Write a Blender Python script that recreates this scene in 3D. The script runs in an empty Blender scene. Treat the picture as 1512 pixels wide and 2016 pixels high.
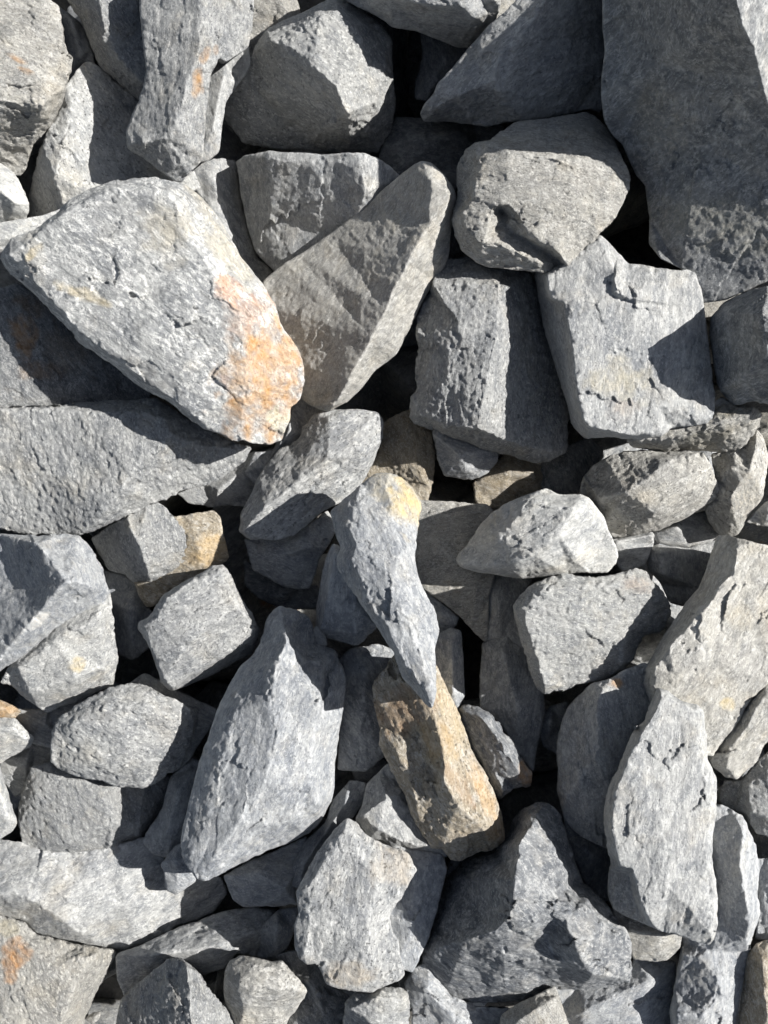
import bpy, bmesh, math, random
import numpy as np
from mathutils import Vector, Matrix
from mathutils.geometry import delaunay_2d_cdt

random.seed(7)
C = bpy.context.scene
COL = C.collection

# ---------------------------------------------------------------- camera, sky, sun, exposure
Z0 = 0.42            # height of the middle of the pile's surface above the ground
CAM_H = 1.60         # camera above that level
HALF_W = 0.756       # half of the width seen at that level (metres)
cd = bpy.data.cameras.new('camera')
cd.sensor_fit = 'HORIZONTAL'
cd.angle = 2 * math.atan(HALF_W / CAM_H)
cd.clip_start = 0.05
cd.clip_end = 200
cam = bpy.data.objects.new('camera', cd)
cam.location = (0, 0, Z0 + CAM_H)
cam.rotation_euler = (0, 0, 0)
COL.objects.link(cam)
C.camera = cam

SUN_EL, SUN_UP = 37.5, 0.22
az = math.atan2(SUN_UP, 1.0)
el = math.radians(SUN_EL)
sun_dir = Vector((math.cos(el) * math.cos(az), math.cos(el) * math.sin(az), math.sin(el)))

w = bpy.data.worlds.new('World')
C.world = w
w.use_nodes = True
nt = w.node_tree
bg = nt.nodes['Background']
sky = nt.nodes.new('ShaderNodeTexSky')
sky.sky_type = 'NISHITA'
sky.sun_disc = False
sky.dust_density = 1.0
sky.ozone_density = 0.7
sky.sun_elevation = el
sky.sun_rotation = math.atan2(sun_dir.x, sun_dir.y)
hs = nt.nodes.new('ShaderNodeHueSaturation')
hs.inputs['Saturation'].default_value = 0.68
nt.links.new(sky.outputs[0], hs.inputs['Color'])
nt.links.new(hs.outputs[0], bg.inputs[0])
bg.inputs[1].default_value = 0.05

sd = bpy.data.lights.new('sun', 'SUN')
sd.energy = 5.0
sd.angle = math.radians(0.53)
sd.color = (1.0, 0.978, 0.940)
sun = bpy.data.objects.new('sun', sd)
sun.rotation_euler = sun_dir.to_track_quat('Z', 'Y').to_euler()
sun.location = (2, 1, 3)
COL.objects.link(sun)

C.view_settings.view_transform = 'Standard'
C.view_settings.look = 'None'
C.view_settings.gamma = 1.0
C.view_settings.use_curve_mapping = False
C.cycles.use_denoising = True
C.cycles.diffuse_bounces = 2
C.cycles.max_bounces = 6
C.view_settings.exposure = 0.84

RELIEF = 1.45

# ---------------------------------------------------------------- noise (numpy gradient noise)
_rng = np.random.default_rng(11)
_perm = _rng.permutation(256).astype(np.int64)
_perm = np.concatenate([_perm, _perm, _perm])
_grad = _rng.normal(size=(256, 3))
_grad /= np.linalg.norm(_grad, axis=1, keepdims=True)


def perlin(p):
    i = np.floor(p).astype(np.int64)
    f = p - i
    u = f * f * f * (f * (f * 6 - 15) + 10)
    i &= 255
    out = 0.0
    for dx in (0, 1):
        wx = u[:, 0] if dx else 1 - u[:, 0]
        for dy in (0, 1):
            wy = u[:, 1] if dy else 1 - u[:, 1]
            for dz in (0, 1):
                wz = u[:, 2] if dz else 1 - u[:, 2]
                h = _perm[_perm[_perm[(i[:, 0] + dx) & 255] + ((i[:, 1] + dy) & 255)] + ((i[:, 2] + dz) & 255)]
                g = _grad[h]
                d = g[:, 0] * (f[:, 0] - dx) + g[:, 1] * (f[:, 1] - dy) + g[:, 2] * (f[:, 2] - dz)
                out = out + wx * wy * wz * d
    return out * 1.5


def fbm(p, n):
    a, t = 1.0, 0.0
    for k in range(n):
        t = t + a * perlin(p)
        p = p * 2.03 + 17.3
        a *= 0.5
    return t


# ---------------------------------------------------------------- stone material
def node(nt, kind, **kw):
    n = nt.nodes.new(kind)
    for k, v in kw.items():
        setattr(n, k, v)
    return n


def stone_material(name, flake, speck, vein, micro, bed):
    """flake: stretched pale flecks; speck: dark pits; vein: pale blotches; micro: strength of the fine relief"""
    m = bpy.data.materials.new(name)
    m.use_nodes = True
    t = m.node_tree
    L = t.links.new
    b = t.nodes['Principled BSDF']
    b.inputs['Roughness'].default_value = 0.72
    b.inputs['Specular IOR Level'].default_value = 0.35
    tc = node(t, 'ShaderNodeTexCoord')
    oi = node(t, 'ShaderNodeObjectInfo')
    off = node(t, 'ShaderNodeVectorMath', operation='ADD')
    mul = node(t, 'ShaderNodeMath', operation='MULTIPLY')
    mul.inputs[1].default_value = 37.0
    L(oi.outputs['Random'], mul.inputs[0])
    r2 = node(t, 'ShaderNodeMath', operation='FRACT')
    L(mul.outputs[0], r2.inputs[0])
    r3 = node(t, 'ShaderNodeMapRange')
    r3.inputs[3].default_value = 0.55
    r3.inputs[4].default_value = 1.35
    L(r2.outputs[0], r3.inputs[0])
    scl = node(t, 'ShaderNodeVectorMath', operation='SCALE')
    L(tc.outputs['Object'], scl.inputs[0])
    L(r3.outputs[0], scl.inputs['Scale'])
    L(scl.outputs[0], off.inputs[0])
    L(mul.outputs[0], off.inputs[1])
    st = node(t, 'ShaderNodeMapping')          # stretched along the rock's own foliation (local x)
    st.inputs['Scale'].default_value = (0.5, 1.0, 1.0)
    L(off.outputs[0], st.inputs[0])

    def noise(vec, scale, detail=4, rough=0.55, dist=0.0):
        n = node(t, 'ShaderNodeTexNoise')
        n.inputs['Scale'].default_value = scale
        n.inputs['Detail'].default_value = detail
        n.inputs['Roughness'].default_value = rough
        n.inputs['Distortion'].default_value = dist
        L(vec.outputs[0], n.inputs['Vector'])
        return n.outputs['Fac']

    def ramp(v, a, bb, lo=0.0, hi=1.0):
        r = node(t, 'ShaderNodeMapRange')
        r.clamp = True
        r.inputs[1].default_value = a
        r.inputs[2].default_value = bb
        r.inputs[3].default_value = lo
        r.inputs[4].default_value = hi
        L(v, r.inputs[0])
        return r.outputs[0]

    def mix(fac, c1, c2, mode='MIX'):
        n = node(t, 'ShaderNodeMix', data_type='RGBA', blend_type=mode)
        if isinstance(fac, float):
            n.inputs[0].default_value = fac
        else:
            L(fac, n.inputs[0])
        for sock, c in ((n.inputs[6], c1), (n.inputs[7], c2)):
            if isinstance(c, tuple):
                sock.default_value = (*c, 1)
            else:
                L(c, sock)
        return n.outputs[2]

    def math_(op, a, bb):
        n = node(t, 'ShaderNodeMath', operation=op)
        for i, v in enumerate((a, bb)):
            if isinstance(v, (int, float)):
                n.inputs[i].default_value = v
            else:
                L(v, n.inputs[i])
        return n.outputs[0]

    base = oi.outputs['Color']
    big = noise(off, 9, 5, 0.6)
    mid = noise(st, 45, 6, 0.65, 0.6)
    fine = noise(st, 240, 5, 0.75)
    grain = noise(off, 300, 3, 0.75)
    col = mix(ramp(big, 0.3, 0.7), base, mix(1.0, base, (0.78, 0.80, 0.84), 'MULTIPLY'))
    col = mix(ramp(mid, 0.45, 0.70, 0.0, 0.65), col, mix(0.5, base, (0.50, 0.49, 0.46)))
    col = mix(ramp(mid, 0.50, 0.30, 0.0, 0.8), col, mix(1.0, base, (0.52, 0.55, 0.60), 'MULTIPLY'))
    # pale dust lying in broad patches
    dust = ramp(noise(off, 14, 7, 0.72), 0.50, 0.64, 0.0, 0.6)
    col = mix(dust, col, mix(1.0, base, (1.45, 1.44, 1.40), 'MULTIPLY'))
    # pale flecks along the foliation
    col = mix(math_('MULTIPLY', ramp(fine, 0.52, 0.62), flake), col, mix(0.45, mix(1.0, base, (2.0, 2.0, 1.95), 'MULTIPLY'), (0.66, 0.655, 0.63)))
    # pale blotchy veins
    v = noise(st, 26, 7, 0.72, 1.2)
    vb = ramp(math_('ABSOLUTE', math_('SUBTRACT', v, 0.5), 0), 0.05, 0.0)
    vb = math_('MULTIPLY', vb, ramp(noise(off, 70, 4, 0.7), 0.42, 0.6))
    col = mix(math_('MULTIPLY', vb, vein), col, (0.74, 0.73, 0.70))
    # dark pits and specks
    pit = ramp(grain, 0.41, 0.33)
    col = mix(math_('MULTIPLY', pit, speck), col, (0.045, 0.047, 0.05))
    # warm weathering in patches
    wr = ramp(noise(off, 17, 4, 0.6), 0.53, 0.72, 0.0, 0.32)
    col = mix(wr, col, mix(1.0, col, (1.12, 0.98, 0.76), 'MULTIPLY'))
    # bedding: thin streaks that run along the foliation, in places
    bd = node(t, 'ShaderNodeMapping')
    bd.inputs['Scale'].default_value = (0.09, 1.0, 1.0)
    L(off.outputs[0], bd.inputs[0])
    sn = noise(bd, 130, 4, 0.7, 0.4)
    pm = ramp(noise(off, 11, 3, 0.6), 0.44, 0.60, 0.0, bed)
    col = mix(math_('MULTIPLY', pm, ramp(sn, 0.50, 0.36)), col, mix(1.0, base, (0.50, 0.52, 0.56), 'MULTIPLY'))
    col = mix(math_('MULTIPLY', pm, ramp(sn, 0.55, 0.68, 0.0, 0.7)), col, mix(1.0, base, (1.75, 1.74, 1.70), 'MULTIPLY'))
    # bruised, whitened edges
    ab = node(t, 'ShaderNodeAttribute', attribute_name='bruise')
    col = mix(math_('MULTIPLY', ab.outputs['Fac'], ramp(noise(off, 110, 5, 0.75), 0.42, 0.62)), col, mix(0.5, mix(1.0, base, (1.7, 1.7, 1.68), 'MULTIPLY'), (0.58, 0.58, 0.57)))
    # own stains of the rock (rust, ochre, lichen)
    at = node(t, 'ShaderNodeAttribute', attribute_name='stain')
    sm = math_('MULTIPLY', at.outputs['Alpha'], ramp(noise(st, 60, 7, 0.75), 0.30, 0.60))
    col = mix(sm, col, mix(ramp(fine, 0.4, 0.66, 0.0, 0.6), at.outputs['Color'], (0.55, 0.47, 0.36)))
    L(col, b.inputs['Base Color'])
    # relief
    h = math_('MULTIPLY', noise(st, 95, 7, 0.78), 1.0)
    h = math_('ADD', h, math_('MULTIPLY', noise(off, 330, 4, 0.75), 0.55))
    h = math_('ADD', h, math_('MULTIPLY', math_('MULTIPLY', pm, sn), 0.6))
    h = math_('ADD', h, math_('MULTIPLY', math_('MULTIPLY', pit, speck), -0.5))
    bp = node(t, 'ShaderNodeBump')
    bp.inputs['Strength'].default_value = 1.0
    bp.inputs['Distance'].default_value = 0.0050 * micro
    L(h, bp.inputs['Height'])
    L(bp.outputs[0], b.inputs['Normal'])
    return m


MATS = {
    's': stone_material('smooth_schist', 0.50, 0.45, 0.40, 0.8, 0.45),
    'm': stone_material('weathered_gneiss', 0.60, 0.70, 0.45, 1.2, 0.4),
    'g': stone_material('grainy_granite', 0.75, 0.55, 0.25, 1.5, 0.1),
    'p': stone_material('pale_veined_gneiss', 0.85, 0.45, 1.0, 1.0, 0.35),
}
COLS = {
    'b': (0.280, 0.290, 0.302), 'n': (0.300, 0.302, 0.298), 'w': (0.345, 0.330, 0.297),
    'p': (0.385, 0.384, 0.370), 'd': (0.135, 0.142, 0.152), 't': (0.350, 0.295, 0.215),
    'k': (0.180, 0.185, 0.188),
}
RUST = (0.42, 0.21, 0.06)
OCHRE = (0.60, 0.45, 0.17)
BROWN = (0.22, 0.115, 0.045)
MOSS = (0.06, 0.062, 0.035)

ROCKS = []          # (object, image outline, settings)
PILE = 'rocks of the loose stone pile'


def pt(x, y, z):
    """photo measure (mm at the pile's level) and height in mm above that level -> metres in the scene"""
    z = z / 1000.0
    k = (CAM_H - z) / CAM_H / 1000.0
    return Vector(((x - 756) * k, -(y - 1008) * k, Z0 + z))


def parse(s, dz):
    out = []
    for q in s.split():
        a = [float(v) for v in q.split(',')]
        out.append((a[0], a[1], a[2] if len(a) > 2 else dz))
    return out


def seg_dist(P, A, B):
    """distance from each point of P to the nearest of the segments A-B, and the nearest point"""
    best = np.full(len(P), 1e9)
    near = np.zeros_like(P)
    for k in range(len(A)):
        d = B[k] - A[k]
        L2 = max(float(d @ d), 1e-9)
        t = np.clip(((P - A[k]) @ d) / L2, 0, 1)
        q = A[k] + t[:, None] * d
        e = np.hypot(P[:, 0] - q[:, 0], P[:, 1] - q[:, 1])
        m = e < best
        best[m] = e[m]
        near[m] = q[m]
    return best, near


def inside(P, poly):
    r = np.zeros(len(P), dtype=bool)
    n = len(poly)
    j = n - 1
    for i in range(n):
        xi, yi = poly[i]
        xj, yj = poly[j]
        if yi != yj:
            c = ((yi > P[:, 1]) != (yj > P[:, 1])) & (P[:, 0] < (xj - xi) * (P[:, 1] - yi) / (yj - yi) + xi)
            r ^= c
        j = i
    return r


def n2(P, wl, seed):
    return perlin(np.column_stack([P[:, 0] / wl, P[:, 1] / wl, np.full(len(P), seed)]))


_h2 = _rng.random((256, 4))


def fracture(P, size, ang, stretch, seed, tilt):
    """flat, differently tilted little planes with sharp steps between them (height in mm)"""
    ca, sa = math.cos(math.radians(ang)), math.sin(math.radians(ang))
    u = np.column_stack([(P[:, 0] * ca + P[:, 1] * sa) / (size * stretch), (-P[:, 0] * sa + P[:, 1] * ca) / size]) + seed * 3.1
    w = np.column_stack([u, np.full(len(u), seed)])
    u = u + 0.22 * np.column_stack([perlin(w * 2.1), perlin(w * 2.1 + 9.7)]) + 0.10 * np.column_stack([perlin(w * 6.3), perlin(w * 6.3 + 4.4)])
    c = np.floor(u).astype(np.int64)
    bd_ = np.full(len(u), 1e9)
    out = np.zeros(len(u))
    for dx in (-1, 0, 1):
        for dy in (-1, 0, 1):
            cx_, cy_ = c[:, 0] + dx, c[:, 1] + dy
            r = _h2[_perm[_perm[cx_ & 255] + (cy_ & 255)]]
            ex, ey = u[:, 0] - cx_ - r[:, 0], u[:, 1] - cy_ - r[:, 1]
            e = ex * ex + ey * ey
            v = ((r[:, 2] - 0.5) * ex + (r[:, 3] - 0.5) * ey) * 2 * size * tilt + (r[:, 2] + r[:, 3] - 1) * size * 0.5 * tilt
            m = e < bd_
            bd_[m] = e[m]
            out[m] = v[m]
    return out


def pts3(x, y, z):
    k = (CAM_H - z / 1000.0) / CAM_H / 1000.0
    return np.column_stack([(x - 756) * k, -(y - 1008) * k, Z0 + z / 1000.0])


SPEC = {'s': (0.7, 0.2, 0.9), 'm': (0.9, 0.7, 0.9), 'g': (1.0, 1.9, 0.6), 'p': (0.9, 0.4, 1.0)}


def rock(label, mat, col, fol, z, outline, ridges='', thick=None, rough=1.0, stains=(), vox=1.0, up=0.0, rel=1.0, wear=1.0, tilt=(0, 0)):
    """a solid rock: a faceted top laid through measured points, rough rim, tapering flanks and a base"""
    o = parse(outline, z)
    n = len(o)
    pts = list(o)
    edges = []
    for line in ridges.split(';'):
        prev = None
        for q in parse(line, z):
            idx = None
            for j, p in enumerate(pts):
                if abs(p[0] - q[0]) + abs(p[1] - q[1]) < 4:
                    idx = j
                    break
            if idx is None:
                pts.append(q)
                idx = len(pts) - 1
            if prev is not None and prev != idx:
                edges.append((prev, idx))
            prev = idx
    v2 = [Vector((p[0], p[1])) for p in pts]
    rv, re_, rf, ov, _, _ = delaunay_2d_cdt(v2, edges, [list(range(n))], 1, 0.01)
    zz = []
    for i, p in enumerate(rv):
        if ov[i]:
            zz.append(pts[ov[i][0]][2])
        else:
            d = sorted(((p - v2[j]).length, j) for j in range(len(pts)))[:2]
            s = d[0][0] + d[1][0] + 1e-6
            zz.append((pts[d[0][1]][2] * d[1][0] + pts[d[1][1]][2] * d[0][0]) / s)
    zm = sum(zz) / len(zz)
    zz = np.array([zm + RELIEF * rel * (a - zm) + up for a in zz])
    pm = np.array([(p.x, p.y) for p in rv])
    zz += (pm[:, 0] - pm[:, 0].mean()) * tilt[0] + (pm[:, 1] - pm[:, 1].mean()) * tilt[1]
    V = np.array([(p.x, p.y) for p in rv])
    O = np.array([(p[0], p[1]) for p in o])
    cx, cy = O.mean(0)
    seed = cx * 0.37 + cy * 0.11
    ext = float(min(np.ptp(O[:, 0]), np.ptp(O[:, 1])))
    amp = min(1.0, ext / 200.0)
    # rough outline: resampled every few millimetres and broken up
    A, B = O, np.roll(O, -1, axis=0)
    poly = []
    for a, b in zip(A, B):
        m = max(1, int(np.hypot(*(b - a)) / 3.0))
        for k in range(m):
            poly.append(a + (b - a) * k / m)
    poly = np.array(poly)
    for _ in range(2):
        poly = 0.5 * poly + 0.25 * (np.roll(poly, 1, 0) + np.roll(poly, -1, 0))
    tg = np.roll(poly, -1, 0) - np.roll(poly, 1, 0)
    tg /= np.maximum(np.linalg.norm(tg, axis=1, keepdims=True), 1e-6)
    nm = np.column_stack([tg[:, 1], -tg[:, 0]])
    jit = rough * (2.2 * amp * n2(poly, 34.0, seed) + 1.7 * n2(poly, 13.0, seed + 3) + 1.0 * n2(poly, 6.0, seed + 7)) * np.clip(0.6 + 1.3 * n2(poly, 70.0, seed + 9), 0.12, 1.5)
    poly = poly + nm * jit[:, None]
    # dense points inside it
    h = 2.45 * vox
    x0, y0 = poly.min(0) - 2 * h
    x1, y1 = poly.max(0) + 2 * h
    nx = int((x1 - x0) / h) + 2
    ny = int((y1 - y0) / (h * 0.866)) + 2
    jj, ii = np.mgrid[0:ny, 0:nx]
    G = np.column_stack([(x0 + h * (ii + 0.5 * (jj % 2))).ravel(), (y0 + h * 0.866 * jj).ravel()])
    ins = inside(G, poly)
    idx = (jj * nx + ii)
    a00, a10, a01, a11 = idx[:-1, :-1], idx[:-1, 1:], idx[1:, :-1], idx[1:, 1:]
    odd = (jj[:-1, :-1] % 2).astype(bool)
    t1 = np.where(odd[..., None], np.stack([a00, a11, a01], -1), np.stack([a00, a10, a01], -1)).reshape(-1, 3)
    t2 = np.where(odd[..., None], np.stack([a00, a10, a11], -1), np.stack([a10, a11, a01], -1)).reshape(-1, 3)
    T3 = np.vstack([t1, t2])
    T3 = T3[ins[T3].sum(1) >= 2]
    # keep the largest set without pinched corners: drop triangles until every border point has two border edges
    for _ in range(4):
        E = np.sort(np.vstack([T3[:, [0, 1]], T3[:, [1, 2]], T3[:, [2, 0]]]), axis=1)
        key = E[:, 0].astype(np.int64) * len(G) + E[:, 1]
        u, inv, cnt = np.unique(key, return_inverse=True, return_counts=True)
        be = u[cnt == 1]
        deg = np.bincount(np.concatenate([be // len(G), be % len(G)]), minlength=len(G))
        bad = deg > 2
        if not bad.any():
            break
        T3 = T3[~bad[T3].any(1)]
    used = np.unique(T3)
    remap = np.full(len(G), -1)
    remap[used] = np.arange(len(used))
    T3 = remap[T3]
    P = G[used]
    pin = ins[used]
    dist, near = seg_dist(P, poly, np.roll(poly, -1, 0))
    # border points go onto the outline
    D = np.vstack([T3[:, [0, 1]], T3[:, [1, 2]], T3[:, [2, 0]]])
    key = np.sort(D, axis=1)
    key = key[:, 0].astype(np.int64) * len(P) + key[:, 1]
    u, inv, cnt = np.unique(key, return_inverse=True, return_counts=True)
    bd = D[cnt[inv] == 1]
    onb = np.zeros(len(P), dtype=bool)
    onb[bd.ravel()] = True
    P[onb] = near[onb]
    dist[onb] = 0
    # height: the coarse facets, read through a small warp so that the ridges wander
    fade = np.clip(dist / 14.0, 0, 1)
    W = P.copy()
    W[:, 0] += fade * amp * (3.2 * n2(P, 46.0, seed + 11) + 2.0 * n2(P, 15.0, seed + 12) + 1.2 * n2(P, 7.0, seed + 15))
    W[:, 1] += fade * amp * (3.2 * n2(P, 46.0, seed + 13) + 2.0 * n2(P, 15.0, seed + 14) + 1.2 * n2(P, 7.0, seed + 16))
    Z = np.full(len(P), np.nan)
    best = np.full(len(P), -1e9)
    for f in rf:
        if len(f) != 3:
            continue
        p0, p1, p2 = V[list(f)]
        det = (p1[0] - p0[0]) * (p2[1] - p0[1]) - (p2[0] - p0[0]) * (p1[1] - p0[1])
        if abs(det) < 1e-6:
            continue
        l1 = ((W[:, 0] - p0[0]) * (p2[1] - p0[1]) - (p2[0] - p0[0]) * (W[:, 1] - p0[1])) / det
        l2 = ((p1[0] - p0[0]) * (W[:, 1] - p0[1]) - (W[:, 0] - p0[0]) * (p1[1] - p0[1])) / det
        l0 = 1 - l1 - l2
        mn = np.minimum(np.minimum(l0, l1), l2)
        b_ = mn > best
        c0, c1, c2 = np.clip(l0, 0, 1), np.clip(l1, 0, 1), np.clip(l2, 0, 1)
        sm = c0 + c1 + c2
        zf = (c0 * zz[f[0]] + c1 * zz[f[1]] + c2 * zz[f[2]]) / sm
        Z[b_] = zf[b_]
        best[b_] = mn[b_]
    # fracture planes, stronger in some places than in others
    mk = np.clip(0.75 + 1.3 * n2(P, 90.0, seed + 50), 0.1, 1.6) * rough * SPEC[mat][2]
    Z += mk * amp * (fracture(P, 62.0, fol, 1.7, seed + 1, 0.105) + fracture(P, 24.0, fol, 1.9, seed + 2, 0.085))
    # rounded, broken rim
    rr = 3.0 + 2.0 * n2(P, 30.0, seed + 21)
    q = np.clip(1 - dist / rr, 0, 1)
    Z -= rr * 0.75 * q * q
    # worn and chipped ridges
    if edges:
        RA = np.array([pts[e[0]][:2] for e in edges], dtype=float)
        RB = np.array([pts[e[1]][:2] for e in edges], dtype=float)
        rd, _ = seg_dist(W, RA, RB)
        chip = np.clip(n2(P, 17.0, seed + 31) + 0.5 * n2(P, 8.0, seed + 32) + 0.05, 0, 1)
        Z -= wear * rough * (0.3 + 6.0 * chip) * np.exp(-(rd / 5.0) ** 2) * amp
    br = np.exp(-(dist / 5.0) ** 2) * 0.8
    if edges:
        br = np.maximum(br, np.exp(-(rd / 4.5) ** 2) * 0.9)
    br *= np.clip(0.55 + 1.2 * n2(P, 40.0, seed + 61), 0, 1)
    rimchip = np.clip(n2(P, 22.0, seed + 33) + 0.5 * n2(P, 9.0, seed + 34) - 0.12, 0, 1)
    Z -= wear * rough * 11.0 * rimchip * np.exp(-(dist / 10.0) ** 2) * amp
    zmin = float(zz.min())
    Tk = thick if thick else min(260, max(70, 0.75 * ext))
    top = pts3(P[:, 0], P[:, 1], Z)
    # order the border into a loop and build the flanks below it
    nxt = {int(a): int(b) for a, b in bd}
    loops = []
    left = set(nxt)
    while left:
        st = left.pop()
        lp = [st]
        c = nxt[st]
        while c != st and c in left:
            left.discard(c)
            lp.append(c)
            c = nxt[c]
        loops.append(lp)
    allv = [top]
    tris = [T3]
    base = len(top)
    for lp in loops:
        L = np.array(lp)
        prev = L
        pe, ze = P[L], Z[L]
        m = len(L)
        for sc, fr in ((0.997, 0.05), (0.99, 0.12), (0.982, 0.22), (0.967, 0.34), (0.945, 0.5), (0.90, 0.7), (0.80, 0.88), (0.58, 1.0)):
            ang = 1 + 0.035 * fr * n2(pe, 60.0, seed + 40 + fr * 3)
            xy = np.array([cx, cy]) + (pe - np.array([cx, cy])) * (sc * np.minimum(ang, 1.01))[:, None]
            zt = np.maximum(ze + (zmin - ze) * fr - Tk * fr, -410.0)
            allv.append(pts3(xy[:, 0], xy[:, 1], zt))
            cur = np.arange(base, base + m)
            base += m
            p2, c2 = np.roll(prev, -1), np.roll(cur, -1)
            tris.append(np.column_stack([prev, cur, p2]))
            tris.append(np.column_stack([p2, cur, c2]))
            prev = cur
        allv.append(allv[-1].mean(0, keepdims=True))
        tris.append(np.column_stack([prev, np.full(m, base), np.roll(prev, -1)]))
        base += 1
    co = np.vstack(allv)
    F = np.vstack(tris)
    F = F[(F[:, 0] != F[:, 1]) & (F[:, 1] != F[:, 2]) & (F[:, 0] != F[:, 2])]
    nv = len(co)
    fn = np.cross(co[F[:, 1]] - co[F[:, 0]], co[F[:, 2]] - co[F[:, 0]])
    if fn[:len(T3), 2].sum() < 0:
        F = F[:, ::-1]
        fn = -fn
    nr = np.zeros_like(co)
    for k in range(3):
        for c in range(3):
            nr[:, c] += np.bincount(F[:, k], weights=fn[:, c], minlength=nv)
    ed = np.vstack([F[:, [0, 1]], F[:, [1, 2]], F[:, [2, 0]]])
    dg_ = np.maximum(np.bincount(ed[:, 0], minlength=nv), 1)[:, None]
    nr /= np.maximum(np.linalg.norm(nr, axis=1, keepdims=True), 1e-12)
    for _ in range(2):
        acc = np.column_stack([np.bincount(ed[:, 0], weights=nr[ed[:, 1], c], minlength=nv) for c in range(3)])
        nr = nr + 0.5 * (acc / dg_ - nr)
    nr /= np.maximum(np.linalg.norm(nr, axis=1, keepdims=True), 1e-9)
    # origin at the rock's base, local x along its foliation
    c3 = Vector(pts3(np.array([cx]), np.array([cy]), np.array([max(zmin - Tk, -410.0)]))[0])
    R = Matrix.Rotation(math.radians(-fol), 4, 'Z') @ Matrix.Rotation(math.radians((cx * 13 + cy * 7) % 24 - 12), 4, 'Y')
    M = Matrix.Translation(c3) @ R
    Mi = np.array(M.inverted())
    lc = co @ Mi[:3, :3].T + Mi[:3, 3]
    ln = nr @ Mi[:3, :3].T
    an = lc * np.array([0.42, 1.0, 1.0]) + seed
    iso = lc + seed * 1.7
    sm_, gk, lk = SPEC[mat]
    k = amp * rough
    d = 0.0024 * k * perlin(iso / 0.11)
    d += 0.0008 * k * perlin(iso / 0.045 + 5)
    d += 0.0011 * sm_ * (0.25 - np.abs(fbm(an / 0.034, 3))) * rough
    d += 0.0008 * sm_ * fbm(an / 0.010, 2) * rough
    if mat == 'g':
        # coarse crystals fallen out: small pits
        d -= 0.0055 * rough * np.clip(-perlin(iso / 0.0125 + 3) - 0.22, 0, 0.6)
    d += 0.0007 * gk * perlin(iso / 0.0095)
    d += 0.0006 * gk * perlin(iso / 0.0058 + 31)
    # broken ledges where flakes have come off along the foliation
    q = fbm(an / 0.11 + 9.1, 4) * 1.4
    fl = np.floor(q)
    d += 0.0015 * k * lk * (fl + np.clip((q - fl - 0.94) / 0.06, 0, 1) - q * 0.9 + 0.45)
    lc = lc + ln * d[:, None]
    me = bpy.data.meshes.new('rock')
    me.vertices.add(nv)
    me.vertices.foreach_set('co', lc.astype(np.float32).ravel())
    me.loops.add(len(F) * 3)
    me.loops.foreach_set('vertex_index', F.astype(np.int32).ravel())
    me.polygons.add(len(F))
    me.polygons.foreach_set('loop_start', np.arange(0, len(F) * 3, 3, dtype=np.int32))
    me.update(calc_edges=True)
    me.polygons.foreach_set('use_smooth', np.ones(len(F), dtype=bool))
    me.validate()
    # stains: measured from the places where they sit on the rock
    rgb = np.zeros((nv, 4))
    if stains:
        kk = (CAM_H - (co[:, 2] - Z0)) / CAM_H / 1000.0
        px = co[:, 0] / kk + 756
        py = -co[:, 1] / kk + 1008
        nz = fbm(iso / 0.03, 3)
        for (x, y, rx, ry, rot, c, a) in stains:
            ca, sa = math.cos(math.radians(rot)), math.sin(math.radians(rot))
            dx, dy = px - x, py - y
            e = np.sqrt(((dx * ca + dy * sa) / rx) ** 2 + ((-dx * sa + dy * ca) / ry) ** 2)
            m = np.clip((1.25 - e + 0.55 * nz) / 0.6, 0, 1) * a
            bt = m > rgb[:, 3]
            rgb[bt, :3] = c
            rgb[:, 3] = np.maximum(rgb[:, 3], m)
    me.color_attributes.new('stain', 'FLOAT_COLOR', 'POINT').data.foreach_set('color', rgb.astype(np.float32).ravel())
    fb = np.zeros(nv, dtype=np.float32)
    fb[:len(P)] = br
    me.attributes.new('bruise', 'FLOAT', 'POINT').data.foreach_set('value', fb)
    me.materials.append(MATS[mat])
    ob = bpy.data.objects.new('rock', me)
    ob.matrix_world = M
    ob['label'] = label
    ob['category'] = 'rock'
    ob['group'] = PILE
    ob.color = (*COLS[col], 1)
    COL.objects.link(ob)
    ROCKS.append((ob, dict(ext=ext)))
    return ob


# ---------------------------------------------------------------- ground under the pile
def ground():
    bm = bmesh.new()
    bmesh.ops.create_grid(bm, x_segments=60, y_segments=60, size=30)
    for v in bm.verts:
        r = v.co.length
        if r > 4:
            v.co.z += 0.12 * math.sin(v.co.x * 0.9) * math.cos(v.co.y * 0.7)
    me = bpy.data.meshes.new('ground')
    bm.to_mesh(me)
    bm.free()
    ob = bpy.data.objects.new('ground', me)
    ob['kind'] = 'structure'
    m = bpy.data.materials.new('gravelly_soil')
    m.use_nodes = True
    t = m.node_tree
    n = t.nodes.new('ShaderNodeTexNoise')
    n.inputs['Scale'].default_value = 40
    n.inputs['Detail'].default_value = 8
    tc = t.nodes.new('ShaderNodeTexCoord')
    t.links.new(tc.outputs['Object'], n.inputs['Vector'])
    r = t.nodes.new('ShaderNodeValToRGB')
    r.color_ramp.elements[0].color = (0.05, 0.048, 0.045, 1)
    r.color_ramp.elements[1].color = (0.20, 0.19, 0.17, 1)
    t.links.new(n.outputs['Fac'], r.inputs[0])
    b = t.nodes['Principled BSDF']
    b.inputs['Roughness'].default_value = 0.95
    t.links.new(r.outputs[0], b.inputs['Base Color'])
    bp = t.nodes.new('ShaderNodeBump')
    bp.inputs['Distance'].default_value = 0.02
    t.links.new(n.outputs['Fac'], bp.inputs['Height'])
    t.links.new(bp.outputs[0], b.inputs['Normal'])
    me.materials.append(m)
    COL.objects.link(ob)


ground()

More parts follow.
